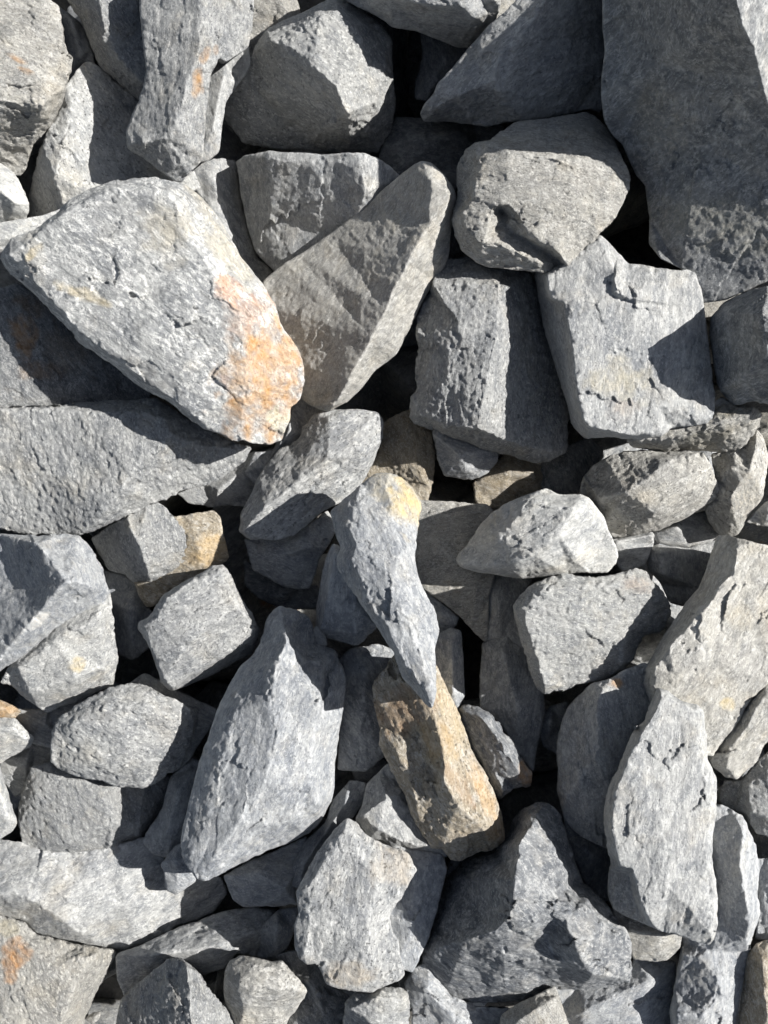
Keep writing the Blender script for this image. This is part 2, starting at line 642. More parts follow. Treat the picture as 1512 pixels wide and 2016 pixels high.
# ---------------------------------------------------------------- the rocks, from the top of the picture down
# outline and ridge points: x,y in millimetres across the pile's level (as in the photograph), height above that level
rock('large pale tan rock with a pitted face in the upper corner', 'm', 'w', 25, 40,
     '-70,-40,40 95,-40,30 97,0,35 115,12,30 125,60,35 133,105,40 142,112,35 141,140,35 130,166,40 128,180,35 125,196,25 116,218,10 99,251,0 66,288,-20 52,335,-50 43,351,-60 20,340,-50 0,320,-40 -70,330,-50',
     '-70,195,75 0,197,80 83,206,72 126,194,30; -70,85,60 0,100,70 60,130,68 129,169,42; 83,206,72 62,285,-15',
     stains=[(35, 117, 18, 7, 25, RUST, .8), (50, 140, 16, 6, 20, RUST, .7)], rel=0.8)
rock('dark rock wedged between the pitted tan rock and the ripple faced rock', 'g', 'n', 60, -40,
     '120,-40,-50 132,0,-60 162,46,-60 179,93,-60 198,132,-60 238,165,-60 276,200,-60 330,190,-40 330,-40,-40',
     '190,-40,0 200,30,0 205,80,-10 235,120,-15 290,170,-20')
rock('narrow shaded rock deep behind the pitted tan rock', 's', 'b', 40, -120,
     '100,5 116,12 160,45 180,95 188,135 178,128 165,122 150,140 133,166 128,130 115,60', '140,40,-100 160,110,-110', vox=1.7)
rock('pale bluish rock half shadowed under the tip of the ripple faced rock', 'm', 'p', 55, -30,
     '129,170,-40 150,140,-55 165,124,-60 179,122,-65 198,132,-70 240,165,-80 290,200,-90 340,250,-90 380,330,-80 395,370,-80 330,400,-60 250,420,-50 150,440,-60 95,440,-90 60,435,-110 57,425,-110 56,387,-105 66,344,-85 79,291,-50 96,255,-40 116,220,-40',
     '96,255,-40 84,290,-35 109,347,-25 122,397,-40 130,430,-60; 140,200,-30 109,347,-25; 150,140,-55 140,200,-30')
rock('small pale rounded rock at the frame edge above the big rust edged boulder', 's', 'p', 20, -10,
     '-60,300,-20 0,320,-20 15,330,-20 35,352,-15 48,380,-15 58,402,-20 56,422,-30 48,436,-40 15,442,-40 -60,442,-40', '-60,360,15 0,375,15 30,400,0')
rock('tall wedge rock with a wavy ripple face and a rusty spot', 'm', 'n', 92, 100,
     '270,-50,70 276,0,70 276,33,70 284,109,65 288,142,65 283,170,60 274,198,52 258,231,42 248,258,40 250,280,36 251,291,30 281,311,28 311,334,28 335,352,28 350,360,30 359,359,35 370,345,50 393,322,60 400,311,62 408,212,78 417,142,85 427,127,86 429,112,88 443,122,80 470,109,72 489,93,72 498,56,74 500,17,74 500,-50,74',
     '395,-50,128 396,0,128 393,80,128 374,149,124 357,205,120 344,245,114 336,268,104 345,300,75 356,345,42; 251,290,30 258,284,52 285,280,78 317,274,94 336,268,104; 429,112,88 405,130,108; 405,40,122 450,60,90',
     thick=150, stains=[(390, 160, 12, 34, 8, RUST, 1.0), (402, 112, 9, 18, 20, RUST, .7), (425, 100, 6, 10, 0, RUST, .4)], rel=0.55, rough=0.75)
rock('shaded block tucked behind the lower flank of the ripple faced wedge', 's', 'n', 80, -50,
     '400,150 420,125 443,118 489,90 495,130 470,165 445,200 438,245 432,300 410,318 392,320 398,220', '440,150,-35 420,250,-40')
rock('chunky rock with a bright triangular top above the flat fronted grey wedge', 'g', 'p', 30, 20,
     '432,208,-60 443,182,-45 470,145,-25 496,112,-10 505,85,0 526,56,15 566,36,25 600,20,35 640,2,45 662,-6,50 690,8,45 720,25,35 751,50,25 771,76,15 774,149,0 779,205,-20 771,258,-45 745,301,-65 690,304,-70 616,298,-75 540,294,-80 480,283,-80 445,240,-75',
     '505,85,0 526,79,40 566,90,62 616,127,76 659,166,84 683,222,72; 662,-6,50 663,20,76 690,50,72 715,90,58 758,129,30 774,149,0; 526,79,40 585,62,62 632,30,74 663,20,76; 683,222,72 690,304,-70; 500,172,-25 540,182,-2 599,198,14 659,217,36 683,222,72; 500,172,-25 443,182,-45; 560,240,-45 620,262,-40; 740,200,25 715,250,0', thick=170, up=-50, rel=1.1, tilt=(-0.1, 0))
rock('brownish rock lying across the top edge with a small sunlit end', 's', 'n', 10, 80,
     '660,-60,70 679,0,60 711,17,50 751,36,40 771,53,35 817,60,20 851,74,5 897,93,-15 920,95,-20 950,70,10 976,45,45 985,10,85 995,-60,95',
     '670,-50,90 770,-5,100 860,10,110 905,10,118 930,34,90 962,27,72 985,10,85; 905,10,118 920,-60,125; 930,34,90 925,60,45 920,95,-20', thick=280)
rock('slanting dark stone with a pointed tip next to the huge shaded boulder', 's', 'n', 150, 40,
     '827,224,5 838,203,28 851,185,40 864,162,48 897,122,58 930,86,68 963,50,78 1000,18,88 1050,-40,95 1200,-40,10 1197,60,5 1195,100,0 1190,160,-8 1192,212,-20 1180,225,-25 1159,215,-10 1132,222,-8 1073,231,0 1033,237,8 1000,240,5 956,252,-20 930,246,-20 880,238,-20 834,239,-15',
     '827,224,5 850,214,28 905,190,62 950,165,80 976,154,92 985,110,100 1030,70,112 1095,-40,125; 976,154,92 985,180,70 1000,240,5; 905,190,58 930,246,-20', thick=180, rel=0.8)
rock('shadowed block deep in the hole between the top edge rock and the slanting dark stone', 's', 'b', 80, -150,
     '825,45 900,30 985,40 965,90 935,95 915,120 870,165 838,200 815,194 818,162 832,112', '880,110,-130 850,170,-140', vox=1.7)
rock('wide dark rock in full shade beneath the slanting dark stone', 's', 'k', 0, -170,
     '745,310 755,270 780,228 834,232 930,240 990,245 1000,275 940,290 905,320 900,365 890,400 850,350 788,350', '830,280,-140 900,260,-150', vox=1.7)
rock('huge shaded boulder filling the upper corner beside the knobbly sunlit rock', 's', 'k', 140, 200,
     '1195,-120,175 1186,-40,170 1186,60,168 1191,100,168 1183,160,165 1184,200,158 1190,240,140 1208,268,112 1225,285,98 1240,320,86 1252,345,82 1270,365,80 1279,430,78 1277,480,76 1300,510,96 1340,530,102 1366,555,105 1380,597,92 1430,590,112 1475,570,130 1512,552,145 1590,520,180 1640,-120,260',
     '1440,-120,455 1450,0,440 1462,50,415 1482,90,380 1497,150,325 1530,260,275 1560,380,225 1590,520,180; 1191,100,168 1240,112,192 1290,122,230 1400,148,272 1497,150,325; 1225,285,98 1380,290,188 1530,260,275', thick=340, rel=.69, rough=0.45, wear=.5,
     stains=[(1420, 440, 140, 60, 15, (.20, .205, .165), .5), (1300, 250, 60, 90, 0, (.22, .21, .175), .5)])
rock('knobbly sunlit rock with a shaded top and a dark hollow resting beside the huge boulder', 'm', 'w', 12, 90,
     '940,279,95 917,294,80 897,327,62 897,357,58 900,390,60 889,427,60 893,463,52 910,494,50 940,518,55 970,527,55 1000,531,58 1030,532,60 1056,536,60 1089,538,58 1106,547,55 1117,543,58 1132,533,62 1160,490,72 1182,464,82 1212,430,88 1231,394,90 1241,367,94 1240,344,98 1228,321,104 1214,283,62 1198,255,45 1172,228,40 1152,220,42 1126,225,45 1073,235,50 1017,241,55 1000,251,58 979,264,75 963,275,82',
     '940,279,95 972,284,112 1000,293,122 1033,299,124 1060,308,125 1100,313,124 1160,315,118 1228,321,84; 940,279,95 946,330,108 935,385,104 906,432,86; 906,432,86 925,460,88 965,425,104; 975,404,114 985,415,84 992,440,80 1010,462,78 1062,490,70 1100,520,56; 1000,402,118 1020,425,112 1040,462,108 1090,488,100 1118,520,84 1117,543,58; 950,480,84 1000,490,88 1060,515,78; 1160,400,112 1100,380,122', thick=150, rough=1.25, rel=1.0, up=40, tilt=(-0.05, 0.14))
rock('grey wedge with a broad flat front and a thin sunlit top edge', 's', 'n', 100, 0,
     '464,318,-60 482,306,-35 527,297,0 575,301,18 640,304,35 685,299,52 718,302,55 745,311,45 768,328,28 789,348,10 745,420,-15 685,482,-40 600,545,-80 540,535,-105 505,497,-110 488,452,-115 473,380,-95',
     '527,297,0 540,315,10 600,318,24 660,316,40 705,311,56 713,335,58 718,382,44 700,430,5; 540,315,10 530,420,-60; 718,302,55 705,311,56', thick=170, rel=0.75, rough=0.6)
rock('half shaded rock squeezed behind the rust edged boulder', 's', 'n', 50, -100,
     '360,345,-80 385,325,-75 410,314,-75 440,310,-85 463,316,-110 477,400,-120 492,460,-125 508,510,-130 540,535,-130 520,570,-130 470,540,-110 430,450,-90 390,390,-85', '420,350,-68 460,480,-105', vox=1.7, up=-30)
rock('long leaning slab with a dim broad face and a bright lower side', 's', 'w', 130, 60,
     '831,316,88 851,321,92 874,344,86 895,374,80 899,390,75 893,427,68 887,463,60 885,500,52 877,520,45 857,552,38 831,595,34 811,639,30 791,679,24 781,698,20 738,731,14 712,765,10 685,791,6 649,811,5 632,808,0 609,798,-8 575,770,-20 545,700,-30 515,600,-35 517,553,-32 540,533,-28 560,518,-22 589,501,-18 649,460,-5 712,413,18 758,370,42 791,341,64 814,324,78',
     '831,316,88 851,356,112 884,385,112 899,390,75; 851,356,112 845,440,112 800,520,108 781,560,106 758,609,98 731,665,88 685,751,64 655,797,40 649,811,5; 884,385,112 872,440,104 845,500,92 800,520,108', thick=160, rel=0.8, rough=0.35, tilt=(0.02, 0))
rock('big pale veined boulder with a broad rust orange edge', 'p', 'n', 35, 200,
     '308,350,175 331,356,175 364,363,168 397,386,160 427,422,152 456,473,146 475,505,144 500,540,140 521,565,138 545,600,136 555,640,134 575,670,130 592,700,128 597,730,126 595,760,126 590,785,126 572,800,128 568,830,130 560,850,130 555,866,132 530,878,138 500,876,144 480,868,148 460,870,150 430,854,152 403,847,154 374,827,152 331,791,148 307,778,148 271,758,148 231,725,150 185,695,152 159,679,154 129,642,154 102,619,156 76,589,158 40,556,160 20,540,160 7,523,160 0,505,162 20,470,165 62,455,165 110,420,165 132,395,168 170,375,170 220,355,172 270,349,175',
     '308,350,175 330,378,208 346,402,212 386,490,208 420,540,206 450,580,204 481,640,200 476,690,198 484,740,192 470,870,152; 20,500,190 60,475,196 132,415,204 220,372,206 330,378,208; 20,500,190 90,580,190 160,655,186 240,715,184 310,765,182 390,825,178 484,740,192; 240,650,196 275,665,203 335,690,202', thick=210,
     stains=[(445, 480, 30, 110, -28, (.37, .34, .26), .7), (520, 745, 75, 120, 15, RUST, 1.0), (450, 570, 32, 30, 30, (.5, .22, .09), .75), (500, 620, 40, 60, 40, (.46, .22, .1), .6), (545, 810, 50, 45, 0, OCHRE, .6), (560, 700, 30, 50, 20, (.47, .30, .13), .9), (65, 500, 30, 10, -50, OCHRE, .55), (165, 580, 55, 12, 20, OCHRE, .5), (450, 755, 25, 16, 60, (.5, .25, .13), .6), (330, 450, 50, 60, 0, (.42, .38, .28), .5)], rel=0.85)
rock('thin slab corner sticking out at the frame edge above the big boulder tip', 's', 'p', 20, -10,
     '-60,440,0 0,438,0 50,430,-10 85,424,-20 120,410,-30 130,440,-40 80,480,-30 30,500,-20 -60,510,0', '-60,470,10 20,465,5')
rock('rusty brown stained rock mostly in the shadow of the big boulder', 'm', 'k', 60, 20,
     '-60,570,20 0,566,20 35,555,10 90,590,0 160,660,-10 240,730,-15 300,772,-20 290,795,-30 230,800,-25 131,800,-10 60,805,0 -10,810,5 -60,810,5',
     '-60,640,45 0,610,42 45,620,38 60,680,30 90,780,5; 120,690,15 200,750,0', stains=[(48, 660, 25, 45, -10, RUST, .8), (80, 730, 40, 22, 0, BROWN, .6), (60, 600, 40, 22, 30, BROWN, .5), (130, 690, 50, 40, 0, (.2, .15, .1), .5)], up=38, rel=0.5, tilt=(-0.15, 0))
rock('big coarse grained rock with a ridge under the tip of the rust edged boulder', 'g', 'n', 75, 50,
     '-60,803,30 0,800,35 33,799,38 99,798,40 152,794,42 240,788,48 307,782,52 374,828,45 430,856,40 470,872,35 497,880,22 484,908,18 440,940,15 400,958,12 357,965,15 330,983,15 310,988,15 260,1011,15 220,1030,15 180,1047,15 155,1056,15 109,1053,0 66,1053,-10 33,1048,-20 0,1043,-25 -60,1040,-30',
     '-60,812,45 0,808,52 99,804,66 152,809,76 258,813,90 321,825,100 338,857,100 298,897,98 258,931,94 241,963,88 215,996,76 185,1030,50 155,1056,15; 338,857,100 400,880,70 470,885,42; 100,930,38 -60,930,5', thick=230, rough=1.1, rel=0.68, tilt=(-0.12, 0))
rock('bluish rock with a dark smooth flank and bright far side below the coarse grained rock', 's', 'b', 60, 60,
     '-70,1050,0 0,1052,10 66,1054,35 109,1054,45 155,1056,40 167,1066,35 185,1089,35 200,1119,35 206,1142,35 217,1166,30 205,1190,32 150,1212,40 110,1240,42 70,1272,45 38,1294,45 0,1322,40 -70,1360,30',
     '66,1054,35 72,1068,75 132,1145,108 99,1180,98 56,1231,90 0,1298,74 -70,1345,60; 132,1145,108 170,1150,80 206,1142,35; -70,1180,-10 30,1160,25', thick=150, stains=[(75, 1225, 22, 14, -20, (.7, .69, .66), .8)], rel=0.95)
rock('pale blocky rock with a faint yellow spot under the bluish rock', 'm', 'p', 150, 20,
     '0,1345,20 17,1314,25 38,1290,25 110,1232,25 205,1172,20 217,1166,20 221,1205,15 228,1251,5 234,1298,-5 228,1331,-12 225,1350,-15 185,1366,-10 152,1380,-10 122,1390,-10 94,1404,-8 73,1393,-5 43,1370,0 23,1347,5',
     '38,1315,40 110,1262,46 190,1215,40; 60,1360,30 150,1335,38 205,1310,20; 38,1315,40 60,1360,30', thick=170, stains=[(152, 1308, 17, 15, 0, OCHRE, .85)])
rock('grainy wedge rock next to the small tan block below the coarse grained rock', 'g', 'n', 70, 0,
     '180,1060,-50 220,1030,-20 260,1010,0 290,994,0 313,988,-2 330,1000,-2 345,1020,-5 365,1045,-10 378,1075,-15 372,1100,-20 345,1120,-20 325,1130,-20 305,1142,-20 275,1144,-30 262,1145,-35 245,1130,-40 215,1122,-50 205,1110,-55 193,1085,-58',
     '250,1018,12 271,1066,20 288,1109,14 297,1138,-8; 340,1060,0')
rock('tan rock with a sunny ochre corner behind the small cube shaped rock', 'm', 't', 20, -60,
     '330,1020,-60 380,1010,-55 422,1003,-60 436,1018,-65 440,1053,-65 451,1097,-70 445,1106,-70 405,1127,-65 367,1145,-70 328,1170,-80 300,1196,-90 285,1195,-95 272,1168,-90 262,1140,-80 300,1100,-70', '380,1060,-42 400,1105,-48 330,1145,-68', stains=[(410, 1085, 45, 30, -20, (.5, .35, .17), .9)], up=30)
rock('dark smooth rock in the pit between the pale blocky rock and the cube shaped rock', 's', 'b', 80, -110,
     '200,1120 245,1130 270,1150 290,1196 305,1205 285,1240 297,1275 262,1300 232,1290 222,1240 205,1180', '255,1200,-85 260,1270,-100', vox=1.7)
rock('cube shaped grey rock with a flat square top', 'm', 'n', 150, 60,
     '437,1111,52 450,1122,50 463,1155,46 483,1188,42 500,1212,40 512,1240,35 507,1258,25 498,1283,0 430,1320,-12 364,1352,-15 337,1358,5 317,1345,18 316,1334,22 307,1307,25 294,1271,25 271,1235,25 274,1225,28 294,1215,34 304,1195,40 321,1169,44 338,1160,46 367,1142,50 397,1126,54 417,1114,54',
     '437,1111,52 432,1125,68 365,1152,68 332,1176,66; 332,1176,66 310,1215,58 285,1234,46 310,1300,44 322,1335,40 340,1352,30; 432,1125,68 455,1165,66 490,1225,60 500,1244,52 495,1256,50 450,1285,44 407,1312,40 340,1352,30; 390,1230,66 360,1280,58', thick=150, tilt=(-0.12, 0))
rock('long grey rock with a bright snaking edge below the leaning slab', 'm', 'n', 140, 10,
     '640,806,-10 690,806,-5 745,812,-5 756,830,-10 752,868,-15 736,905,-20 716,945,-25 690,980,-30 640,1003,-25 600,1036,-22 575,1056,-25 520,1061,-22 490,1063,-25 470,1047,-30 475,1010,-35 495,970,-38 510,935,-42 530,905,-45 550,885,-45 570,880,-40 590,862,-35 600,840,-30 618,815,-20',
     '752,868,-15 706,886,32 645,905,36 579,955,28 520,1000,18 480,1045,-8; 650,825,10 610,890,8; 706,886,32 720,840,10', rel=0.8, tilt=(-0.12, 0))
rock('dark stone hidden in the gap beside the orange edge of the big boulder', 's', 'b', 60, -80,
     '540,885 575,800 600,780 640,810 605,855 560,892 532,908 520,940 500,955 480,930 500,890', '570,850,-60 520,920,-65')
rock('shaded grey rock sloping under the coarse grained rock near the grainy wedge', 's', 'n', 30, -50,
     '330,960 357,960 400,950 440,930 487,895 505,885 518,930 503,975 488,1000 455,995 420,1000 370,990', '430,965,-30 500,910,-40', up=-60)
rock('brown rock with a small sunlit corner behind the yellow tipped splinter', 'g', 't', 70, -60,
     '740,850,-60 765,825,-55 815,800,-50 850,848,-55 858,900,-55 850,962,-60 836,1000,-60 800,960,-60 745,960,-65 700,960,-70 715,930,-65 742,895,-60', '800,860,-38 830,940,-42', up=-45)
rock('small bluish stone with a bright lower corner beneath the ridged block', 's', 'b', 20, -60,
     '850,850,-55 864,835,-50 900,850,-50 950,870,-50 982,889,-60 979,910,-65 963,928,-68 946,941,-70 913,944,-70 874,937,-68 863,910,-68 858,880,-62', '860,860,-45 905,895,-32 918,925,-45; 905,895,-32 965,888,-48')
rock('ridged block with a shadowed flank and steep dim front in the middle of the pile', 'g', 'n', 95, 60,
     '845,575,5 851,530,10 870,510,15 920,505,25 985,525,35 1040,535,25 1060,560,10 1075,640,5 1092,710,0 1106,760,-8 1120,820,-18 1118,860,-22 1116,882,-20 1112,893,-20 1079,908,-15 1050,911,-15 1020,901,-15 1000,894,-15 963,888,-15 913,871,-18 864,851,-20 814,835,-25 806,822,-22 807,784,-15 821,764,-10 817,731,-10 824,685,-8 817,659,-6 821,626,-3 831,596,0',
     '985,525,35 983,583,92 977,665,104 958,748,102 945,810,94 937,842,86 937,865,25; 806,822,-22 826,818,12 870,836,42 937,842,86 1000,868,58 1060,885,30 1112,890,-10; 822,655,20 850,665,38 883,690,62 880,745,62; 883,690,62 905,640,78 977,665,104; 851,560,40 983,560,92', thick=170, rel=0.8, tilt=(-0.22, 0))
rock('flat topped rectangular slab with a curved flake near its upper edge', 's', 'n', 95, 110,
     '1060,520,50 1130,500,95 1160,470,105 1183,462,108 1198,476,110 1217,500,112 1238,520,115 1265,521,118 1298,528,118 1337,531,116 1352,531,114 1370,536,110 1380,566,106 1387,606,104 1393,665,100 1398,712,98 1402,764,95 1406,798,92 1404,824,92 1397,832,92 1364,838,96 1317,842,100 1311,851,102 1298,858,102 1231,865,95 1198,861,80 1155,866,60 1145,860,58 1132,845,52 1126,837,50 1116,798,48 1102,751,46 1089,705,46 1073,649,45 1060,583,45 1052,543,45',
     '1078,545,118 1087,586,125 1112,598,132 1122,659,136 1132,715,138 1142,798,138 1150,832,136 1160,840,134 1231,856,128 1298,852,116; 1078,545,118 1130,505,120 1183,470,118; 1096,600,98 1104,660,98 1116,720,98 1128,798,96 1140,838,92; 1206,535,132 1201,558,132 1206,578,132 1224,592,132 1246,597,133; 1212,535,138 1208,556,139 1212,573,139 1228,587,139 1247,592,137; 1250,700,134 1350,700,122; 1300,800,126 1380,820,104', thick=120, stains=[(1215, 745, 60, 40, 20, (.46, .42, .30), .6), (1225, 800, 30, 30, 0, (.45, .36, .28), .35)])
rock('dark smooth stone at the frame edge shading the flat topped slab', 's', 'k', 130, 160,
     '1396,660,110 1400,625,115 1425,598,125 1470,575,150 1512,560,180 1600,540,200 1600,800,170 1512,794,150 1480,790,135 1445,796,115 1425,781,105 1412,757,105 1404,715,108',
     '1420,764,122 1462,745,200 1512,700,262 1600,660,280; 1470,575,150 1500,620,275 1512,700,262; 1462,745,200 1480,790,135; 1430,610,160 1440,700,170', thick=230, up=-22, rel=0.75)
rock('mossy speckled rock peeping out beneath the flat topped slab', 'g', 'w', 160, 30,
     '1231,866,20 1260,845,25 1317,830,35 1390,815,40 1405,790,42 1425,780,42 1447,797,45 1470,797,44 1490,800,40 1501,815,32 1497,836,25 1482,860,15 1460,880,5 1430,889,-5 1390,887,-8 1340,886,-8 1310,894,-10 1280,886,-10 1245,880,0',
     '1250,868,22 1330,862,38 1420,840,55 1475,815,55; 1330,862,38 1340,886,-8', rough=1.5, stains=[(1440, 805, 60, 18, -15, MOSS, .75), (1400, 860, 60, 20, -15, MOSS, .5)], up=30)
rock('rounded rock half in shade below the mossy speckled rock', 'm', 'w', 150, 20,
     '1228,887,5 1265,884,10 1307,890,20 1350,888,30 1384,893,32 1397,910,28 1404,930,20 1413,953,12 1418,966,8 1404,984,2 1377,1001,-2 1347,1021,-6 1298,1044,-12 1231,1057,-18 1206,1058,-20 1190,1040,-20 1180,1010,-20 1160,985,-20 1140,972,-20 1148,940,-15 1165,918,-10 1190,902,0',
     '1228,887,5 1270,900,25 1320,906,48 1384,893,32; 1320,906,48 1276,940,52 1232,970,48 1182,982,20 1160,985,-20; 1232,970,48 1290,1010,38 1260,1045,0; 1362,960,40 1375,985,14')
rock('pale bright lozenge shaped rock left of the mossy pile', 's', 'p', 155, 50,
     '1000,988,45 1033,976,45 1060,966,45 1076,961,45 1099,974,48 1142,973,50 1159,979,48 1173,996,45 1186,1013,40 1195,1040,34 1212,1069,28 1219,1093,22 1212,1113,18 1198,1128,15 1159,1128,18 1122,1130,18 1066,1137,15 1033,1140,15 1000,1137,15 979,1133,15 940,1128,10 907,1117,5 896,1103,5 902,1089,8 917,1076,12 930,1056,20 946,1030,30 963,1013,38',
     '963,1013,38 985,1062,72 1008,1112,66 1022,1134,30; 1000,988,45 1040,985,70 1130,1000,92 1097,1053,92 1050,1093,84 1008,1112,66; 1040,985,70 985,1062,72; 907,1110,18 1008,1112,66', thick=130, up=30)
rock('weathered rock at the frame edge with a dark pitted lower half', 'm', 'w', 60, 0,
     '1388,1000,-20 1410,960,-10 1405,925,-10 1400,895,-10 1430,885,-5 1470,865,0 1490,845,0 1503,860,0 1514,900,0 1508,940,-5 1502,980,-10 1472,1020,-15 1455,1051,-20 1430,1059,-30 1410,1047,-35 1392,1020,-30',
     '1490,870,20 1475,930,28 1455,950,24 1440,980,20 1430,1059,-30; 1410,960,-10 1440,925,18 1475,930,28', stains=[(1470, 975, 30, 45, 20, (.13, .135, .13), .7)])
rock('small pale stone at the frame edge under the weathered pitted rock', 's', 'p', 20, -15,
     '1466,1030 1490,1005 1512,985 1590,960 1590,1045 1500,1035', '1512,1008,5 1590,1000,10')
rock('large tan slab with a shaded flank along its long edge', 's', 'w', 120, 120,
     '1413,1056,65 1427,1054,75 1450,1057,110 1480,1066,128 1500,1071,130 1600,1090,130 1600,1330,80 1512,1345,85 1478,1380,80 1463,1403,75 1446,1433,70 1427,1453,66 1405,1490,66 1340,1480,70 1290,1440,70 1276,1376,66 1265,1344,68 1268,1317,68 1281,1298,68 1301,1261,66 1324,1225,66 1347,1192,66 1374,1159,66 1387,1129,65 1400,1089,65',
     '1450,1057,110 1449,1080,136 1444,1128,140 1423,1150,142 1397,1185,142 1357,1231,142 1317,1274,140 1289,1317,132 1284,1345,122 1300,1395,112; 1357,1231,142 1390,1290,132 1360,1330,128; 1300,1300,128 1330,1330,134', thick=170, stains=[(1435, 1385, 14, 14, 0, OCHRE, .6), (1450, 1215, 40, 25, 30, (.42, .37, .27), .4)], rel=0.72, tilt=(0, 0))
rock('dark angular stone in the hollow beside the porous rock and the tan slab', 's', 'n', 80, -90,
     '1283,1075 1290,1070 1350,1078 1420,1060 1410,1110 1380,1160 1345,1195 1318,1188 1300,1150 1278,1125 1268,1100', '1300,1085,-70 1305,1130,-72; 1360,1100,-85', vox=1.7)
rock('shadowed stone with a thin sunlit rim under the rounded half shaded rock', 's', 'n', 170, -60,
     '1190,1055 1212,1060 1280,1045 1290,1052 1286,1072 1270,1112 1225,1127 1205,1100', '1215,1066,-48 1280,1054,-48')
rock('little shaded stone next to the thin sunlit rim', 's', 'n', 20, -90, '1285,1050 1345,1015 1390,1005 1420,1050 1400,1068 1350,1078 1295,1070', '1330,1040,-75 1380,1040,-85', vox=1.7)
rock('layered offcut stone pressed against the lower end of the large tan slab', 's', 'w', 120, 50,
     '1512,1340,60 1475,1380,60 1450,1425,55 1415,1458,45 1395,1490,35 1408,1512,30 1430,1531,30 1452,1536,30 1465,1521,30 1490,1500,35 1505,1465,45 1530,1440,50 1600,1420,55 1600,1320,65',
     '1500,1380,80 1470,1430,76 1440,1470,68 1430,1510,50; 1600,1360,85 1500,1380,80')
rock('tall flat grey slab standing upright at the lower part of the pile', 's', 'n', 100, 130,
     '1294,1352,112 1317,1360,118 1344,1380,120 1374,1387,122 1386,1400,120 1390,1440,118 1393,1496,116 1401,1513,116 1411,1536,116 1411,1606,114 1404,1642,114 1404,1705,112 1413,1764,110 1413,1821,108 1406,1850,104 1397,1861,100 1370,1855,100 1337,1842,102 1298,1832,104 1271,1820,102 1235,1806,72 1206,1788,70 1195,1758,70 1198,1715,72 1203,1700,85 1194,1665,104 1191,1632,106 1189,1592,106 1198,1553,108 1218,1506,108 1228,1483,108 1245,1440,108 1265,1417,108 1281,1380,110',
     '1300,1365,138 1290,1400,142 1262,1440,142 1235,1500,142 1212,1560,142 1205,1630,140 1210,1670,138 1222,1704,136 1248,1712,136 1254,1742,134 1262,1780,132 1276,1808,128; 1206,1710,96 1240,1722,98 1246,1748,94 1254,1785,92 1262,1806,92; 1300,1365,138 1370,1398,136 1385,1500,132 1398,1600,128 1393,1700,126 1402,1840,114; 1300,1600,144 1320,1750,136', thick=95, tilt=(0, 0), up=22)
rock('long bluish slab with a sunlit right rim beneath the upright flat slab', 's', 'b', 95, 30,
     '1390,1590,20 1420,1582,25 1443,1595,30 1463,1605,35 1476,1638,35 1489,1665,35 1494,1705,35 1490,1764,30 1497,1798,25 1481,1847,15 1473,1874,8 1463,1930,0 1453,2000,-5 1440,2070,-5 1325,2070,-10 1320,1990,-8 1328,1946,-8 1344,1857,-5 1335,1830,0 1370,1750,5',
     '1463,1605,35 1464,1642,62 1456,1705,66 1468,1765,66 1474,1815,60 1470,1850,48; 1400,1650,35 1410,1800,25 1390,1870,22 1410,1920,30 1420,1960,24 1453,2000,-5; 1335,1995,22 1380,2000,30 1420,1960,24; 1345,1880,14 1372,1880,22 1390,1870,22', thick=120)
rock('tan rock in the lower corner beside the long bluish slab', 'm', 't', 80, 10,
     '1470,1880,0 1490,1856,5 1512,1850,8 1600,1845,10 1600,2070,10 1450,2070,-10 1457,1990,-10 1465,1930,-8', '1500,1900,28 1510,2000,25 1500,2070,20')
rock('rough dark speckled rock at the frame edge above the long bluish slab', 'g', 'n', 70, 10,
     '1455,1538,0 1475,1515,10 1495,1495,15 1512,1480,15 1600,1450,20 1600,1660,10 1512,1648,0 1490,1641,-5 1475,1620,-10 1465,1602,-15 1445,1595,-20 1418,1582,-20 1410,1560,-20 1428,1535,-12', '1470,1550,20 1512,1530,32 1600,1520,40; 1480,1600,15 1512,1610,18')
rock('shadowed block at the frame edge beside the sunlit rim of the bluish slab', 's', 'b', 90, -30, '1480,1690 1505,1690 1600,1670 1600,1860 1512,1852 1485,1850 1494,1800 1488,1765', '1540,1750,-10')
rock('rock split by a bright ridge between a tan side and a blue shaded side', 's', 'n', 80, 30,
     '1205,1334,32 1232,1318,28 1270,1305,20 1300,1330,20 1310,1400,20 1270,1500,10 1245,1590,0 1215,1680,-20 1192,1671,-22 1172,1663,-25 1149,1650,-25 1126,1633,-30 1109,1610,-35 1101,1574,-38 1096,1556,-38 1099,1520,-38 1097,1490,-38 1096,1456,-36 1106,1417,-32 1122,1384,-20 1142,1364,-5 1165,1344,15',
     '1205,1334,32 1186,1356,52 1174,1397,58 1177,1463,54 1172,1496,44 1145,1528,20 1116,1566,-5 1101,1574,-38; 1177,1463,54 1205,1560,20 1190,1620,-5 1150,1610,0; 1145,1528,20 1150,1610,0', thick=160, stains=[(1214, 1346, 16, 11, 0, RUST, .9)], rel=0.6, up=48)
